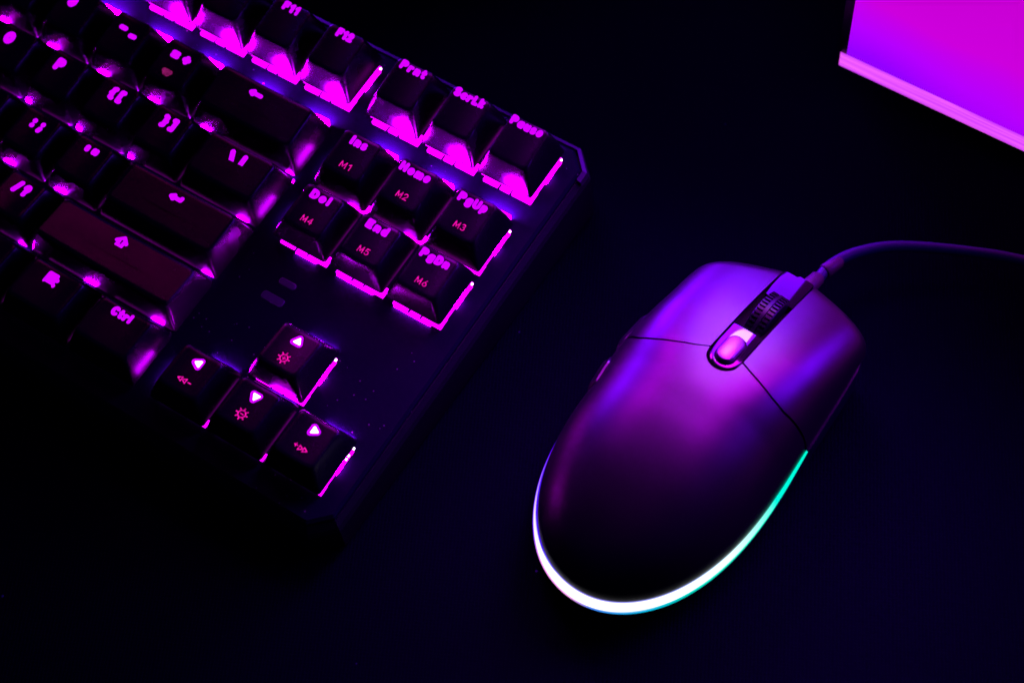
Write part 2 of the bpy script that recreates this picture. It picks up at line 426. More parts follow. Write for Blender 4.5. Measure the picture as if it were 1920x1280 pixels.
# ------------------------------------------------------------------ keyboard
U = 19.05
TILT = math.radians(4.0)
H0 = 15 + 65 * math.sin(TILT)
KZ = 17.0                       # the key plate lies this far above the keyboard's own base point
kb = empty('keyboard', (0, KZ * math.sin(TILT), H0 - KZ * math.cos(TILT)), (TILT, 0, 0))
tag(kb, 'black mechanical keyboard with magenta backlit keys on the dark mat', 'keyboard')

PX0, PX1, PY0, PY1 = -330.0, 29.6, -64.4, 67.4
def outline(g, ch):             # plate outline grown by g, corners cut by ch
    x0, x1, y0, y1 = PX0 - g, PX1 + g, PY0 - g, PY1 + g
    return [(x0 + ch, y0), (x1 - ch, y0), (x1, y0 + ch), (x1, y1 - ch), (x1 - ch, y1), (x0 + ch, y1), (x0, y1 - ch), (x0, y0 + ch)]
def bottom(y): return -15.0 - (y + 65) * math.tan(TILT)
mb = MB()
mb.loft([[(x, y, bottom(y) + KZ) for x, y in outline(1.0, 5.5)],
         [(x, y, bottom(y) + KZ + 1.2) for x, y in outline(2.2, 6.0)],
         [(x, y, KZ - 4.5) for x, y in outline(2.2, 6.0)],
         [(x, y, KZ - 3.2) for x, y in outline(1.6, 5.8)],
         [(x, y, KZ - 1.6) for x, y in outline(0.4, 5.4)]])
mb.build('case', M['case'], kb)
mb = MB()
mb.loft([[(x, y, KZ - 1.6) for x, y in outline(0.1, 5.2)],
         [(x, y, KZ - 0.7) for x, y in outline(0.0, 5.2)],
         [(x, y, KZ) for x, y in outline(-0.8, 4.9)]])
mb.build('plate', M['plate'], kb)
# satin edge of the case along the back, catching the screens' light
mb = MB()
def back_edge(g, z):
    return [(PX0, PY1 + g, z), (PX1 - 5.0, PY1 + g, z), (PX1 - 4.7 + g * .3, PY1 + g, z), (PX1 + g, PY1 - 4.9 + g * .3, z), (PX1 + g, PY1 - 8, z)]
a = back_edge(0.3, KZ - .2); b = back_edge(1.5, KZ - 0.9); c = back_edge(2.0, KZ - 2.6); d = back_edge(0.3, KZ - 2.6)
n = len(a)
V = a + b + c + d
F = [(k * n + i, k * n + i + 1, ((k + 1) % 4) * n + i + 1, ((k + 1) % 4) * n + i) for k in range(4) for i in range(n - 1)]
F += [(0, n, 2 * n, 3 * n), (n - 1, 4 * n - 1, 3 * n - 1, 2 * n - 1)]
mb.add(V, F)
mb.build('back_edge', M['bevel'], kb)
for (x0, x1, y, w) in ((-23.9, -18.4, -9.2, 1.0), (-25.6, -18.4, -15.1, 1.3)):
    mb = MB()
    mb.loft([rrect(x0, x1, y - w, y + w, 0.9, KZ + 0.004), rrect(x0 + .15, x1 - .15, y - w + .15, y + w - .15, 0.8, KZ + 0.16)])
    mb.build('indicator_window', M['window'], kb)

# key rows: base y in units, cap height, slope of the top (back minus front, per mm), skirt bottom
ROWY = [5.40, 4, 3, 2, 1, 0]
ROWH = [12.4, 11.6, 10.0, 9.2, 9.4, 9.6]
ROWS = [0.13, 0.10, 0.05, 0.0, -0.09, -0.05]
ROWB = [2.9, 1.3, 1.3, 1.2, 1.2, 1.2]
NAVB = [2.9, 2.2, 2.6, 2.2, 1.9, 1.6]
DISH = 0.55
def top_fn(row, w):
    hw = w * U / 2 - 3.4
    def f(x, y):
        return ROWH[row] + ROWS[row] * y - DISH * max(0.0, 1 - (x / hw) ** 2)
    return f
CAPS = {}
def keycap_mesh(row, w, nav):
    if (row, w, nav) in CAPS: return CAPS[(row, w, nav)]
    W = w * U; hx = W / 2 - 0.45; hy = U / 2 - 0.45
    tx = W / 2 - 3.45; ty0, ty1 = -U / 2 + 3.2, U / 2 - 2.7
    T = top_fn(row, w); zb = (NAVB if nav else ROWB)[row]
    ne = 7 if w < 3 else 15
    rings = [rrect(-hx, hx, -hy, hy, 0.9, zb, 5, ne)]
    base = rings[0]
    top = rrect(-tx, tx, ty0, ty1, 1.5, T, 5, ne)
    for f in (0.10, 0.40, 0.75, 0.93):     # flanks bow slightly outward
        bow = math.sin(math.pi * f) * 0.25
        rings.append([(b_[0] + (t_[0] - b_[0]) * f + (bow if b_[0] > hx - 1 else -bow if b_[0] < -hx + 1 else 0),
                       b_[1] + (t_[1] - b_[1]) * f + (bow if b_[1] > hy - 1 else -bow if b_[1] < -hy + 1 else 0),
                       zb + (t_[2] - zb) * f) for b_, t_ in zip(base, top)])
    rings.append([(x * 0.997, y * 0.997, z - 0.12) for x, y, z in top])
    cy = (ty0 + ty1) / 2
    def inset(d, dz):
        r = rrect(-tx + d, tx - d, ty0 + d, ty1 - d, max(1.5 - d, 0.3), T, 5, ne)
        return [(x, y, z + dz) for x, y, z in r]
    rings.append(inset(0.22, 0.0))
    for d in (1.2, 2.4, 3.8, 5.0):
        rings.append(inset(d, 0.0))
    mb = MB(); mb.loft(rings, True, True)
    CAPS[(row, w, nav)] = mesh('keycap', mb.V, mb.F, M['keycap'], True, 38)
    return CAPS[(row, w, nav)]

def icon_field(kind):
    """distance functions of the small pictograms, in millimetres about the icon centre"""
    if kind.startswith('gear'):
        def f(X, Y):
            ring = np.abs(np.hypot(X, Y) - 1.05) - 0.2
            st = [[(1.2 * math.cos(a), 1.2 * math.sin(a)), (1.7 * math.cos(a), 1.7 * math.sin(a))] for a in (k * math.pi / 4 for k in range(8))]
            d = np.minimum(ring, seg_field(X, Y, st) - 0.2)
            inner = [[(-.42, 0), (.42, 0)]] + ([[(0, -.42), (0, .42)]] if kind == 'gear+' else [])
            return np.minimum(d, seg_field(X, Y, inner) - 0.17)
        return f, (-2.1, 2.1, -2.1, 2.1)
    if kind == 'rewind-':
        st = [[(-.1, .7), (-1.3, 0), (-.1, -.7), (-.1, .7)], [(-1.5, .7), (-2.7, 0), (-1.5, -.7), (-1.5, .7)], [(.6, 0), (1.5, 0)]]
        st = [[(a + .6, b) for a, b in s] for s in st]
        return (lambda X, Y: seg_field(X, Y, st) - 0.17), (-2.5, 2.5, -1.2, 1.2)
    if kind == '+forward':
        st = [[(.1, .7), (1.3, 0), (.1, -.7), (.1, .7)], [(1.5, .7), (2.7, 0), (1.5, -.7), (1.5, .7)], [(-1.4, .3), (-.5, .3)], [(-.95, -.15), (-.95, .75)]]
        st = [[(a - .6, b) for a, b in s] for s in st]
        return (lambda X, Y: seg_field(X, Y, st) - 0.17), (-2.5, 2.5, -1.2, 1.2)

def add_word(cap, T, txt, em, rad, width, cx, cy, mat, name='legend', gap=0.55, step=0.13, lift=0.05, strokes=None):
    S = strokes or text_strokes(txt, em, width, cx, cy, gap)
    P = [p for s in S for p in s]
    box = (min(p[0] for p in P) - rad - .2, max(p[0] for p in P) + rad + .2, min(p[1] for p in P) - rad - .2, max(p[1] for p in P) + rad + .2)
    me = field_mesh(name, lambda X, Y: seg_field(X, Y, S) - rad, box, step, lambda x, y: T(x, y) + lift, mat)
    return link(name, me, cap)

def add_field(cap, T, f, box, cx, cy, mat, name, lift, step=0.12):
    bx = (box[0] + cx, box[1] + cx, box[2] + cy, box[3] + cy)
    me = field_mesh(name, lambda X, Y: f(X - cx, Y - cy), bx, step, lambda x, y: T(x, y) + lift, mat)
    return link(name, me, cap)

SYM = {   # thick strokes of the symbol legends, mm about the legend centre
 'backspace': [[(-1.5, 0), (1.5, -.05)], [(-1.5, 0), (-.8, .45)], [(-1.5, 0), (-.8, -.45)]],
 'enter': [[(-1.5, 0), (1.4, -.05), (1.5, .55)], [(-1.5, 0), (-.7, .5)], [(-1.5, 0), (-.7, -.5)]],
 'shift': [[(0, 1.25), (-1.25, .1), (-.6, .1), (-.6, -.9), (.6, -.9), (.6, .1), (1.25, .1), (0, 1.25)]],
 'menu': [[(-1.2, -1.2), (-1.2, 1.2), (.9, 1.2), (.9, -1.0), (-1.2, -1.2)], [(-.6, .4), (.5, .4)], [(-.6, -.2), (.5, -.2)], [(.5, -.6), (1.5, -1.4)], [(1.0, .6), (1.6, .2)]],
 'tab': [[(-1.5, 0), (1.5, 0)], [(1.5, 0), (.8, .5)], [(1.5, 0), (.8, -.5)]],
 'win': [[(-.9, -.9), (-.9, .9), (.9, .9), (.9, -.9), (-.9, -.9)], [(0, -.9), (0, .9)], [(-.9, 0), (.9, 0)]],
}

# (row, left edge in units, width, legend, legend width in mm, red legend)
KEYS = []
def K(row, u, w, leg=None, lw=None, red=None): KEYS.append((row, u, w, leg, lw, red))
K(0, 0, 1, 'Esc', 5.6)
for i in range(12):
    K(0, (2 if i < 4 else 2.5 if i < 8 else 3) + i, 1, 'F%d' % (i + 1), 4.6 if i > 8 else 3.2)
for i, s in enumerate(('Prnt', 'ScrLk', 'Pause')): K(0, 15.25 + i, 1, s, (7.6, 9.0, 9.4)[i])
for i, s in enumerate("'1234567890-="): K(1, i, 1, s if i < 11 else {'-': '- _', '=': '= +'}[s], None if i < 11 else 4.0, 'dot' if i == 12 else None)
K(1, 13, 2, '@backspace')
K(2, 0, 1.5, '@tab')
for i, s in enumerate('QWERTYUIOP'): K(2, 1.5 + i, 1, s)
K(2, 11.5, 1, '{ [', 2.7); K(2, 12.5, 1, '} ]', 2.7); K(2, 13.5, 1.5, '\\ |', 3.2)
K(3, 0, 1.75, 'Caps', 7.5)
for i, s in enumerate('ASDFGHJKL'): K(3, 1.75 + i, 1, s)
K(3, 10.75, 1, ': ;', 2.4); K(3, 11.75, 1, "' \"", 2.4); K(3, 12.75, 2.25, '@enter')
K(4, 0, 2.25, '@shift')
for i, s in enumerate('ZXCVBNM'): K(4, 2.25 + i, 1, s)
K(4, 9.25, 1, '< ,', 2.4); K(4, 10.25, 1, '> .', 2.4); K(4, 11.25, 1, '/ ?', 3.0); K(4, 12.25, 2.75, '@shift')
K(5, 0, 1.25, 'Ctrl', 5.8); K(5, 1.25, 1.25, '@win'); K(5, 2.5, 1.25, 'Alt', 4.6); K(5, 3.75, 6.25)
K(5, 10, 1.25, 'Alt', 4.6); K(5, 11.25, 1.25, 'Fn', 3.2); K(5, 12.5, 1.25, '@menu'); K(5, 13.75, 1.25, 'Ctrl', 5.8)
for i, s in enumerate(('Ins', 'Home', 'PgUp')): K(1, 15.25 + i, 1, s, (4.5, 8.9, 8.3)[i], 'M%d' % (i + 1))
for i, s in enumerate(('Del', 'End', 'PgDn')): K(2, 15.25 + i, 1, s, (5.6, 6.1, 8.3)[i], 'M%d' % (i + 4))
K(4, 16.25, 1, '^up', None, 'gear+')
K(5, 15.25, 1, '^left', None, 'rewind-'); K(5, 16.25, 1, '^down', None, 'gear-'); K(5, 17.25, 1, '^right', None, '+forward')
GL['A'] = GL['A']; GL['l'] = GL['l']
TXT = {'@backspace': 'a left arrow', '@enter': 'a return arrow', '@shift': 'an up arrow outline', '@menu': 'a menu icon', '@tab': 'a tab arrow', '@win': 'a four pane window icon',
       '^up': 'an up triangle and a gear', '^left': 'a left triangle and a rewind sign', '^down': 'a down triangle and a gear', '^right': 'a right triangle and a forward sign'}

HOUS = {}
def housing_mesh(row, w, nav, left=False, right=False):
    """lit switch housing under one key: a block with tabs that reach out to the front edge"""
    key = (row, w, nav, left, right)
    if key in HOUS: return HOUS[key]
    W = w * U; mb = MB()
    rt = W / 2 - (0.45 if row == 0 or nav else 2.2)
    fr = {0: -0.1, 1: 0.6, 2: 0.35, 3: 0.9, 4: 0.7, 5: 1.0}[row]
    top = {0: 1.3, 1: 1.0, 2: 1.0, 3: 0.8, 4: 0.8, 5: 0.5}[row]
    y0 = -U / 2 + max(fr, 0) + 1.6
    if nav or row == 0:
        mb.box(-W / 2 + 1.2, W / 2 - 2.0, y0, U / 2 - 1.2, 0.03, top)
        if right:       # open flank: an uneven lit edge runs along it
            for ya, yb_, g in ((y0, -5.5, .50), (-5.5, -1.2, .70), (-1.2, 1.8, .38), (1.8, 5.2, .22), (5.2, 6.4, .12), (6.4, 7.3, .45)):
                mb.box(W / 2 - 2.0, W / 2 - g, ya, yb_, 0.03, top)
        else:
            mb.box(W / 2 - 2.0, rt, y0, -6.2, 0.03, top)
    else:
        mb.box(-W / 2 + 1.2, rt, y0, U / 2 - 1.2, 0.03, top)
    n = max(1, round(w))
    for i in range(n if nav or row == 0 else 0):
        cx = -W / 2 + W * (i + .5) / n
        for a, b in ((-6.6, -1.9), (-1.1, 2.0), (2.9, 9.1 if i == n - 1 else 7.0)):
            mb.box(cx + a, min(cx + b, rt), -U / 2 + fr, y0, 0.03, top if a != -1.1 else top * .6)
    nf = len(mb.F); yb = U / 2
    back = -0.1
    for i in range(n):          # the LED sits at the rear of each switch and leaks out behind the cap
        cx = -W / 2 + W * (i + .5) / n
        if nav and row != 2: mb.box(cx - 2.0, cx + 7.0, yb - 1.1, yb + (1.2 if row == 1 else back), 0.05, 2.4 if row == 1 else .4)
        elif nav: mb.box(cx + 2.5, cx + 6.5, yb - 1.1, yb + back, 0.05, 0.3)
        elif row == 1: mb.box(cx - 2.0, cx + 7.0, yb - 1.1, yb + 1.2, 0.05, 2.4)
        elif i == n - 1: mb.box(cx + 2.5, cx + 6.5, yb - 1.1, yb - 0.3, 0.05, 0.30)
    if nav and row == 2: mb.box(-1.0 if left else -6.0, 6.0, -U / 2 - .02, -U / 2 + .3, 0.05, 0.30)  # added glowing lip that lights the front faces of these keys
    nl = len(mb.F)
    if left: mb.box(-W / 2 - 0.7, -W / 2 + 1.0, -4.5, 3.0, 0.05, 0.8)
    if right: mb.box(W / 2 - 1.3, W / 2 - 0.30, -1.5, 4.5, 0.05, 1.1)
    ns = len(mb.F)
    if right:                   # a few points where the LED itself is seen
        for y_ in ((6.6,) if row != 5 else (6.8, 4.4, 3.2)):
            mb.box(W / 2 - .62, W / 2 - .18, y_ - .32, y_ + .32, 0.9, 1.4)
    me = mesh('switch_light', mb.V, mb.F, M['led'])
    me.materials.append(M['led_leak']); me.materials.append(M['led_side']); me.materials.append(M['led_hot'])
    me.polygons.foreach_set('material_index', [0] * nf + [1 if k % 6 == 4 or (k % 6 == 1 and not right) or (k % 6 == 2 and nav and row == 2) else 0 for k in range(nl - nf)] + [2] * (ns - nl) + [3] * (len(mb.F) - ns))
    HOUS[key] = me
    return HOUS[key]

for row, u, w, leg, lw, red in KEYS:
    cx = (u + w / 2 - 17) * U; cy = (ROWY[row] + 0.5 - 3) * U
    nav = u > 15.1
    cap = link('keycap', keycap_mesh(row, w, nav), kb, (cx, cy, KZ))
    link('switch_light', housing_mesh(row, w, nav, u == 15.25 and row in (1, 2, 5), u == 17.25 or (row, u) in ((4, 16.25), (0, 14))), kb, (cx, cy, KZ))
    T = top_fn(row, w)
    if leg: cap['label'] = 'black keycap lit with ' + (TXT[leg] if leg in TXT else leg.replace(' ', ''))
    elif w > 5: cap['label'] = 'long blank space bar keycap'
    if u < 5.5 or not leg: continue
    ly = 4.6 if row else 5.4
    lx = -0.5
    if leg[0] == '@':
        if leg == '@backspace': lx = -2.2
        k = 1.3 if leg == '@shift' else 1.12
        S = [[(a * k + lx, b * k + ly - 1.2) for a, b in s] for s in SYM[leg[1:]]]
        add_word(cap, T, '', 1, 0.66 if leg != '@shift' else 0.58, None, 0, 0, M['legend'], strokes=S)
    elif leg[0] == '^':
        rot = {'^up': 90, '^left': 180, '^down': 270, '^right': 0}[leg]
        tri = [(1.05 * math.cos(math.radians(rot + k)), 1.05 * math.sin(math.radians(rot + k))) for k in (0, 120, 240)]
        add_field(cap, T, lambda X, Y: poly_field(X, Y, tri) - 0.95, (-2.6, 2.6, -2.6, 2.6), 0.2, 3.4, M['legend'], 'legend', 0.05)  # glow halo of the lit triangle, drawn into this wider violet shape
        add_field(cap, T, lambda X, Y: poly_field(X, Y, tri) - 0.25, (-2.2, 2.2, -2.2, 2.2), 0.3, 3.45, M['legend_core'], 'legend_core', 0.09)
    elif len(leg) == 1 or ' ' in leg:
        add_word(cap, T, leg, 2.7, 0.78, lw * 1.35 if lw else None, 0.0 if ' ' in leg else -2.0, 2.8, M['legend'], gap=0.35)
    else:
        add_word(cap, T, leg, 1.95, 0.54, lw, lx, ly, M['legend'])
    if red == 'dot':
        add_field(cap, T, lambda X, Y: seg_field(X, Y, [[(-1.0, 0.1), (1.0, 0.1)], [(-.4, -.6), (.5, -.6)]]) - 0.75, (-2.2, 2.2, -1.8, 1.2), -1.0, -3.0, M['print_dim'], 'red_legend', 0.05)
    elif red and red[0] == 'M':
        add_word(cap, T, red, 1.75, 0.16, 3.3, 0.0, -3.0, M['print'], 'red_legend', 0.35, 0.11)
    elif red:
        f, box = icon_field(red)
        add_field(cap, T, f, box, 0.1, -2.6, M['print'], 'red_legend', 0.05, 0.11)

# ------------------------------------------------------------------ mouse
MR = math.radians(-3.6)
ms = empty('computer_mouse', (95.9, 11.0, 0), (0, 0, MR))
tag(ms, 'black wired mouse with glowing strip round its rear on the dark mat', 'computer mouse')

def curve(pts):
    """smooth monotone-ish interpolation through (x, y) points"""
    xs = np.array([p[0] for p in pts], float); ys = np.array([p[1] for p in pts], float)
    h = np.diff(xs); d = np.diff(ys) / h
    m = np.zeros(len(xs)); m[0] = d[0]; m[-1] = d[-1]
    for i in range(1, len(xs) - 1):
        m[i] = 0 if d[i - 1] * d[i] <= 0 else (h[i - 1] + h[i]) * 1.0 / (h[i - 1] / d[i] + h[i] / d[i - 1]) if True else 0
    def f(x):
        x = min(max(x, xs[0]), xs[-1]); i = min(int(np.searchsorted(xs, x, side='right')) - 1, len(xs) - 2); i = max(i, 0)
        t = (x - xs[i]) / h[i]
        return float((2 * t**3 - 3 * t**2 + 1) * ys[i] + (t**3 - 2 * t**2 + t) * h[i] * m[i] + (-2 * t**3 + 3 * t**2) * ys[i + 1] + (t**3 - t**2) * h[i] * m[i + 1])
    return f
WL = curve([(-5, 29.4), (0, 29.9), (8, 30.1), (17, 29.5), (29, 27.8), (36, 27.0), (42, 25.8), (50, 23.6), (60, 19)])
WR = curve([(-5, 27.8), (2, 27.6), (10, 27.2), (20, 26.7), (33, 26.1), (45, 25.0), (50, 24.0), (60, 20)])
VEND = -52.7
def W(v, s):
    if v >= -5: return WL(v) if s < 0 else WR(v)
    b = 29.4 if s < 0 else 27.8
    return b * max(0.0, 1 - (min(1.0, (-v - 5) / (-VEND - 5))) ** 2.3) ** 0.488
ZT0 = curve([(-40, 29.0), (-30, 33.4), (-20, 36.4), (-10, 37.9), (0, 38.2), (10, 37.4), (20, 35.4), (30, 33.0), (40, 29.8), (50, 26.0), (57, 22.8), (62, 20)])
ZE = curve([(-54, 12.6), (-20, 12.8), (0, 13.6), (14, 15.0), (30, 17.0), (42, 18.0), (50, 17.4), (60, 15.0)])
def ZT(v):
    if v >= -5: return ZT0(v)
    t = (-v - 5) / (-VEND - 5)
    return ZE(v) + (ZT0(-5) - ZE(v)) * math.sqrt(max(0, 1 - t ** 2.1))
def surf(q, v, off=0.0):
    """top of the mouse at cross position q (-1 left ... 1 right), length v"""
    w = W(v, q)
    n = 2.6 + 1.7 * min(1.0, max(0.0, (v - 2) / 22))     # the front is boxier than the palm
    z = ZE(v) + (ZT(v) - ZE(v)) * max(0.0, 1 - abs(q) ** n) ** 0.56
    return (q * w, v, z + off)
PADW = 4.85                     # half-width of the channel that holds strip, wheel and button
def seam(p):
    if p < 0: return float(np.interp(-p, [0, 4.4, 8, 13.8, 19, 23, 27, 31], [16.2, 14.5, 12.3, 9.9, 8.4, 8.0, 9.2, 11.5]))
    return float(np.interp(p, [0, 4.4, 8, 12, 16, 20, 25, 28], [16.4, 15.0, 13.6, 12.4, 11.3, 10.9, 12.2, 13.4]))
def nose(p):
    return (50.8 if p < 0 else 51.5) - (0.47 if p < 0 else 0.22) * max(abs(p) - 5.0, 0) - 0.3 * max(0, abs(p) - 23.2) ** 2

def shell_part(name, grid, mat, thick=1.3):
    """a grid of surface points with a wall folded down all round its border"""
    ny, nx = len(grid), len(grid[0]); mb = MB()
    V = [p for r in grid for p in r]; F = []
    for j in range(ny - 1):
        for i in range(nx - 1):
            F.append((j * nx + i, j * nx + i + 1, (j + 1) * nx + i + 1, (j + 1) * nx + i))
    border = [(0, i) for i in range(nx)] + [(j, nx - 1) for j in range(1, ny)] + [(ny - 1, i) for i in range(nx - 2, -1, -1)] + [(j, 0) for j in range(ny - 2, 0, -1)]
    b0 = len(V); cx = sum(p[0] for p in V) / len(V); cy = sum(p[1] for p in V) / len(V)
    for j, i in border:          # small rounded lip, then the wall
        p = grid[j][i]; V.append((p[0] + (cx - p[0]) * .012, p[1] + (cy - p[1]) * .012, p[2] - thick))
    nb = len(border)
    for k in range(nb):
        a = border[k]; c = border[(k + 1) % nb]
        F.append((a[0] * nx + a[1], b0 + k, b0 + (k + 1) % nb, c[0] * nx + c[1]))
    mb.add(V, F)
    return mb.build(name, mat, ms, smooth=True, sharp=50)

# palm shell: from the rear up to the seam, notched round the glossy strip
def qs(n, a=-1.0, b=1.0):
    t0, t1 = math.asin(a), math.asin(b)
    return [math.sin(t0 + (t1 - t0) * i / (n - 1)) for i in range(n)]
PADR = 9.2                      # rear end of the strip
def palm_front(q):
    v = seam(q * W(11, q))
    v -= 0.32
    p = q * W(11, q)
    if abs(p) < PADW:            # round notch
        v = min(v, PADR + PADW - math.sqrt(max(0, PADW ** 2 - p * p)) - 0.3)
    return v
rows = 60
ps = sorted(set(list(np.linspace(-PADW, PADW, 25)) ))
qq = [q for q in qs(61) if abs(q * W(11, q)) > PADW + .25] + [p / W(11, p) for p in ps]
qq = sorted(qq)
grid = []
for j in range(rows):
    t = j / (rows - 1); r = []
    for q in qq:
        v1 = palm_front(q); s = 1 - (1 - t) ** 2.0 if False else t
        s = 1 - math.cos(s * math.pi / 2)            # crowd rows at the rear end
        r.append(surf(q, VEND + 0.02 + (v1 - VEND - .02) * s))
    grid.append(r)
shell_part('palm_shell', grid, M['shell'])
for sgn, nm in ((-1, 'left_button'), (1, 'right_button')):
    grid = []
    for j in range(36):
        t = j / 35; r = []
        for i in range(26):
            k = math.sin(math.pi / 2 * i / 25)
            v0 = v = 30.0
            # solve for p at this column: from the channel edge to the flank
            q_in = PADW / W(v, sgn)
            q = sgn * (q_in + (1 - q_in) * k)
            p_mid = q * W(46, sgn)
            va = seam(q * W(11, sgn)) + 0.32; vb = nose(p_mid)
            v = va + (vb - va) * t
            q_in = PADW / W(v, sgn); q = sgn * (q_in + (1 - q_in) * k)
            x, y, z = surf(q, v)
            z -= 0.9 * max(0, (t - .93) / .07) ** 2      # front lip rolls over
            r.append((x, y, z))
        grid.append(r if sgn > 0 else r[::-1])
    shell_part(nm, grid, M['shell'], 2.2)

# dark inner body and lower walls
mb = MB(); G = []
vs = [VEND + 1.2 + (50.0 - VEND - 1.2) * (1 - math.cos(math.pi * j / 59)) / 2 for j in range(60)]
for v in vs:
    vv = v
    G.append([(lambda s_: (s_[0] * .965, s_[1] if abs(s_[0]) < 4 else min(s_[1], nose(s_[0]) - 1.5), s_[2] - (1.6 if abs(s_[0]) > 5.5 else 3.2)))(surf(q, vv)) for q in qs(45)])
nx = 45
mb.add([p for r in G for p in r], [(j * nx + i, j * nx + i + 1, (j + 1) * nx + i + 1, (j + 1) * nx + i) for j in range(59) for i in range(44)])
mb.build('inner_body', M['mouse_core'], ms, smooth=True, sharp=60)

def perim(n=150):
    """outline of the lower body: from the front right corner round the rear to the front left corner"""
    P = []
    for i in range(n):
        a = i / (n - 1)
        P.append(a)
    return P
def side_pts():
    R = [(W(v, 1), v) for v in np.linspace(46.5, -5, 40)]
    th = np.linspace(0, math.pi / 2, 50)[1:]
    rear_r = []
    rear_l = []
    for t in th:
        v = -5 + (VEND + 5) * math.sin(t) ** (2 / 2.3)
        rear_r.append((W(v, 1), v)); rear_l.append((-W(v, -1), v))
    Lf = [(-W(v, -1), v) for v in np.linspace(46.5, -5, 40)]
    return R + rear_r + rear_l[::-1][1:] + Lf[::-1]
SP = side_pts()
def grow(P, g):
    out = []
    for i, (x, y) in enumerate(P):
        a = P[max(i - 1, 0)]; b = P[min(i + 1, len(P) - 1)]
        tx, ty = b[0] - a[0], b[1] - a[1]; l = math.hypot(tx, ty) or 1
        out.append((x + g * -ty / l * -1 * -1, y + g * tx / l * -1 * -1) if False else (x - g * ty / l * -1 * -1 if False else x + g * (-ty) / l, y + g * tx / l))
    return out
# traversal runs front-right -> rear -> front-left, so the outward normal is (-ty, tx) turned: check the first point and flip if needed
_g = grow(SP, 1.0)
SGN = 1.0 if _g[5][0] > SP[5][0] else -1.0
def out(P, g): return grow(P, g * SGN)
def strip_h(v):                  # height of the light strip along the body
    return float(np.interp(v, [-54, -40, -20, 0, 10, 13.5], [4.7, 4.4, 3.0, 1.7, 1.0, 0.6]))
def lower_top(v): return ZE(v) - (strip_h(v) if v < 14 else 0.45)
front = [(-14.5, 46.5), (0, 50.0), (14.5, 48)]
def ring(P, zf, g, shrink=1.0):
    R = [(x, y, zf(y)) for x, y in out(P, g)]
    F_ = [(x * shrink, y - 1.0 + g, zf(y)) for x, y in front]
    return R + F_
lw = MB()
def slope_out(v): return float(np.interp(v, [-54, -30, 0, 14, 15, 40, 46], [1.5, 1.4, .9, .5, .9, .7, -.4]))
def ring_var(zf, gadd):
    O = out(SP, 1.0); R = []
    for (x, y), (ox, oy) in zip(SP, O):
        g = slope_out(y) + gadd
        R.append((x + (ox - x) * g, y + (oy - y) * g, zf(y)))
    return R + [(x, y - 1.0 + gadd, zf(y)) for x, y in front]
lw.loft([ring_var(lambda v: 0.5, -3.2), ring_var(lambda v: 1.6, -2.2), ring_var(lambda v: 4.5, -0.9), ring_var(lambda v: min(7.5, lower_top(v) - .8), -0.25),
         ring_var(lambda v: lower_top(v) - 0.35, 0.0), ring_var(lower_top, -0.25), ring_var(lower_top, -2.5)])
lw.build('side_wall', M['side'], ms, smooth=True, sharp=40)

# light strip
idx = [i for i, (x, y) in enumerate(SP) if y < 13.6]
O1 = out(SP, 1.0)
RS = [(f, f) for f in (0, .06, .14, .24, .34, .42, .5, .58, .66, .76, .86, .94, 1.0)]
V = []; COLR = []
def lerp3(a, b, t): return tuple(a[k] + (b[k] - a[k]) * t for k in range(3))
def strip_color(s, f):
    """s runs 0 (right end) .. 1 (left end) along the ribbon, f 0 (upper edge) .. 1 (lower edge)"""
    def g(tab):
        xs = [t for t, _ in tab]
        return tuple(float(np.interp(s, xs, [c[k] for _, c in tab])) for k in range(3))
    core = g([(0.0, (0.0, 1.0, .66)), (.10, (0.0, 1.0, .78)), (.19, (1.0, 1.2, 1.2)), (.32, (1.5, 1.5, 1.5)), (.60, (1.5, 1.4, 1.6)), (.69, (1.1, .85, 1.4)), (.75, (.5, .18, 1.2)), (.80, (.16, 0, 1.0)), (.92, (.08, 0, .7)), (1.0, (.04, 0, .4))])
    low = g([(0.0, (0.0, .8, .50)), (.25, (0.0, .75, .60)), (.36, (0.0, .45, .8)), (.46, (.04, .2, .9)), (.51, (1.0, .35, .9)), (.60, (.9, .25, 1.0)), (.66, (.12, 0, 1.0)), (.9, (.07, 0, .95)), (1.0, (.02, 0, .3))])
    upp = g([(0.0, (0.0, .9, .6)), (.12, (0.0, .8, .8)), (.25, (.05, .15, 1.0)), (.45, (.05, 0, .85)), (.9, (.07, 0, .95)), (1.0, (.02, 0, .3))])
    a = float(np.interp(s, [0, .3, .55, .64, .73, .83], [.0, .10, .13, .26, .38, .46]))      # where the hot core starts and ends
    b = float(np.interp(s, [0, .12, .3, .5, .60, .68, .78, 1], [1.0, .70, .66, .78, .72, .63, .57, .52]))
    if f < a: return lerp3(core, upp, min(1, (a - f) / .09))
    if f > b: return lerp3(core, low, min(1, (f - b) / .09))
    return core
for n_, i in enumerate(idx):
    x, y = SP[i]; ox, oy = O1[i]
    h = strip_h(y); g = slope_out(y); s = n_ / (len(idx) - 1)
    for f, e in RS:
        bulge = math.sin(math.pi * f) * 0.25 * h / 4.7
        gg = g * e + bulge
        V.append((x + (ox - x) * gg, y + (oy - y) * gg, ZE(y) - 0.05 - (h - .1) * f)); COLR.append(strip_color(s, f))
nr = len(RS)
F = [(a * nr + k, (a + 1) * nr + k, (a + 1) * nr + k + 1, a * nr + k + 1) for a in range(len(idx) - 1) for k in range(nr - 1)]
me = mesh('light_strip', V, F, M['strip'], True)
at = me.color_attributes.new('glow', 'FLOAT_COLOR', 'POINT')
at.data.foreach_set('color', [c for col in COLR for c in (*col, 1.0)])
link('light_strip', me, ms)

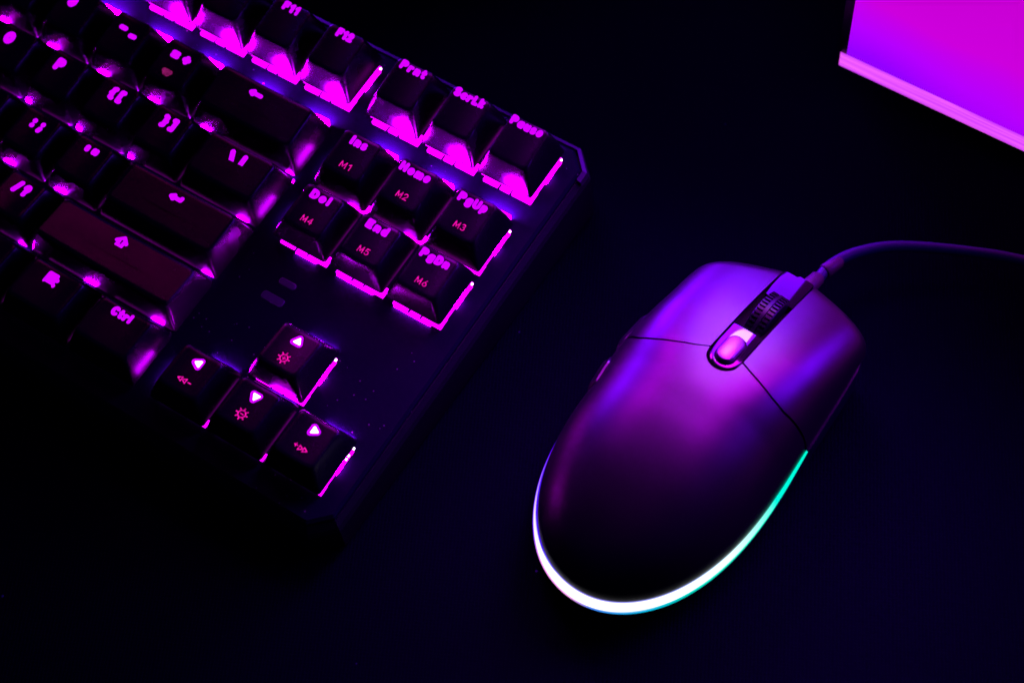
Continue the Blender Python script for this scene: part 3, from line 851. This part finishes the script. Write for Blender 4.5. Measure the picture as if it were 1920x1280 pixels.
# glossy strip: rear piece with a round end, front piece to the nose
def pad_z(p, v): return surf(p / W(v, p if p else 1), v)[2]
def pad(name, v0, v1, round_rear, drop=0.15):
    mb = MB(); hw = PADW - 0.55; G = []
    cols = 17
    for j in range(30):
        t = j / 29; r = []
        for i in range(cols):
            p = -hw + 2 * hw * i / (cols - 1)
            va = v0 + (hw - math.sqrt(max(0, hw * hw - p * p)) if round_rear else 0)
            vb = v1 if round_rear else min(v1, nose(p) - 0.3)
            v = va + (vb - va) * t
            e = abs(p) / hw
            r.append((p, v, pad_z(0.0, v) + (0 if round_rear else 0.15 * (v - v0) - 0.7) - drop - 0.35 * e ** 4 - (0.25 * (1 - min(1, (v - va) / 1.2)) ** 2 if round_rear else 0)))
        G.append(r)
    return shell_part(name, G, M['gloss' if round_rear else 'gloss_front'], 1.6)
pad('gloss_strip', 9.2 + .45, 24.9, True)
pad('gloss_strip', 40.2, 56.6, False)
# button behind the wheel: a raised pill
mb = MB()
def pill(hw, v0, v1, dz, n=10):
    P = [(hw * math.cos(a), v1 - hw + hw * math.sin(a)) for a in (math.pi * k / n for k in range(n + 1))] + [(hw * math.cos(a), v0 + hw + hw * math.sin(a)) for a in (math.pi + math.pi * k / n for k in range(n + 1))]
    return [(x, y, pad_z(0.0, y) + dz) for x, y in P]
mb.loft([pill(2.55, 11.6, 21.2, -1.0), pill(2.5, 11.65, 21.15, 0.9), pill(2.25, 11.9, 20.9, 1.35), pill(1.8, 12.4, 20.4, 1.5)])
mb.build('speed_button', M['dpi'], ms, smooth=True, sharp=45)
mb = MB()       # dark plate round the pill, standing in for its shadow gap
mb.loft([pill(3.0, 10.9, 21.7, -0.9), pill(3.0, 10.9, 21.7, -0.10)])
mb.build('button_shade_plate', M['mouse_core'], ms, smooth=True, sharp=45)

# scroll wheel
wc = (0.0, 33.2, 21.9); wr = 11.0
rings = []
for x, r in ((-3.0, wr - 1.4), (-2.7, wr - .5), (-2.4, wr - .3), (-.65, wr - .3), (-.5, wr + .12), (.5, wr + .12), (.65, wr - .3), (2.4, wr - .3), (2.7, wr - .5), (3.0, wr - 1.4)):
    rings.append([(x, wc[1] + r * math.cos(a), wc[2] + r * math.sin(a)) for a in (2 * math.pi * k / 72 for k in range(72))])
mb = MB(); mb.loft(rings)
wheel = mb.build('scroll_wheel', M['rubber'], ms, smooth=True, sharp=30)
rib = MB()
for x0, x1 in ((-2.5, -.75), (.75, 2.5)):
    for k in range(52):
        a = 2 * math.pi * k / 52; da = 0.024
        c0 = [(math.cos(a - da), math.sin(a - da)), (math.cos(a + da), math.sin(a + da))]
        V = [(x, wc[1] + r * c[0], wc[2] + r * c[1]) for x in (x0, x1) for r in (wr - .4, wr + .15) for c in c0]
        rib.add(V, [(2, 3, 7, 6), (0, 2, 6, 4), (3, 1, 5, 7), (0, 1, 3, 2), (4, 6, 7, 5), (1, 0, 4, 5)])
o = rib.build('wheel_ribs', M['rubber'], wheel)
o['kind'] = 'stuff'

# two thumb buttons on the left flank
for va, vb, zc in ((6.5, 21.0, 21.0), (-8.0, 3.5, 21.5)):
    mb = MB(); R = []
    for j in range(17):
        v = va + (vb - va) * j / 16
        e = min(1.0, 4 * min(j, 16 - j) / 16 + .25)
        def on(z):
            k = (z - ZE(v)) / (ZT(v) - ZE(v)); q = (1 - max(0, min(1, k)) ** (1 / .56)) ** (1 / 2.35)
            return -q * W(v, -1)
        zt, zb = zc + 2.2 * e, zc - 2.4 * e
        R.append([(on(zt) + .8, v, zt), (on(zt) - 0.7 * e, v, zt + .1), (on(zc) - 1.1 * e, v, zc + .5), (on(zb) - 0.9 * e, v, zb), (on(zb) + .8, v, zb - .2)])
    mb.loft(R)
    mb.build('side_button', M['shell'], ms, smooth=True, sharp=50)

# cable and strain relief (given in desk millimetres, brought into the mouse's own frame)
ca, sa = math.cos(-MR), math.sin(-MR)
def to_ms(x, y, z):
    dx, dy = x - 95.9, y - 11.0
    return (dx * ca - dy * sa, dx * sa + dy * ca, z)
def smooth_path(P, n=14):
    P = [Vector(p) for p in P]; P = [P[0] * 2 - P[1]] + P + [P[-1] * 2 - P[-2]]; R = []
    for i in range(1, len(P) - 2):
        for k in range(n):
            t = k / n; a, b, c, d = P[i - 1:i + 3]
            R.append(tuple(0.5 * ((2 * b) + (c - a) * t + (2 * a - 5 * b + 4 * c - d) * t * t + (3 * b - a - 3 * c + d) * t ** 3)))
    R.append(tuple(P[-2])); return R
path = [to_ms(*p) for p in ((98.9, 66, 11.5), (99.9, 73.6, 10.5), (100.9, 80.5, 9.8), (105.0, 87.8, 9.3), (113.2, 95.5, 8.8), (128.9, 104.0, 8.0), (146.0, 111.0, 7.0), (175, 119, 4.5), (215, 127, 1.7), (280, 150, 1.6), (330, 220, 1.6), (350, 320, 1.6))]
mb = MB(); mb.tube(smooth_path(path), 1.6, 16)
mb.build('cable', M['cable'], ms, smooth=True, sharp=60)
for a, b, r0, r1 in (((98.9, 68.0, 11.3), (99.85, 74.2, 10.5), 2.5, 2.1), ((100.3, 76.6, 10.2), (102.2, 82.6, 9.6), 2.2, 1.75)):
    mb = MB(); A, B = Vector(to_ms(*a)), Vector(to_ms(*b))
    pth = [tuple(A.lerp(B, t)) for t in (0, .08, .5, .92, 1)]
    mb.tube(pth, [r0 * .85, r0, (r0 + r1) / 2, r1, r1 * .8], 16)
    mb.build('strain_relief', M['relief'], ms, smooth=True, sharp=50)

# ------------------------------------------------------------------ monitor behind the mouse, only its lower left comes into view
SX0, SX1, SY = 70.0, 600.0, 145.0
mon = empty('monitor', (330, 150, 0))
tag(mon, 'monitor with violet and magenta screen above a pale glowing lower rim', 'monitor')
def rel(mb, name, mat, **k):
    mb.V = [(x - 330, y - 150, z) for x, y, z in mb.V]
    return mb.build(name, mat, mon, **k)
mb = MB()
mb.loft([[(x, SY + 1.5 - d * .3, z) for x, z in ((SX0 - 2 + d, 6.0 + d), (SX1 + 2 - d, 6.0 + d), (SX1 + 2 - d, 12.2 - d), (SX0 - 2 + d, 12.2 - d))] for d in (0, 0.4)][::1] if False else
        [[(x, SY + .6, z) for x, z in ((SX0 - 2, 6.2), (SX1 + 2, 6.2), (SX1 + 2, 12.15), (SX0 - 2, 12.15))],
         [(x, SY, z) for x, z in ((SX0 - 1.4, 6.7), (SX1 + 1.4, 6.7), (SX1 + 1.4, 12.0), (SX0 - 1.4, 12.0))]])
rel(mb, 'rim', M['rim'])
mb = MB(); mb.add([(SX0, SY + .5, 12.25), (SX1, SY + .5, 12.25), (SX1, SY + .5, 320), (SX0, SY + .5, 320)], [(0, 1, 2, 3)])
rel(mb, 'screen', M['screen'])
mb = MB(); mb.box(SX0 - 3, SX1 + 3, SY + .9, SY + 22, 5.6, 323)
rel(mb, 'housing', M['stand'])
mb = MB(); mb.box(300, 360, SY + 22, SY + 40, 3, 200); mb.box(230, 430, SY + 1, SY + 160, 0.3, 4.4)
rel(mb, 'stand', M['stand'])
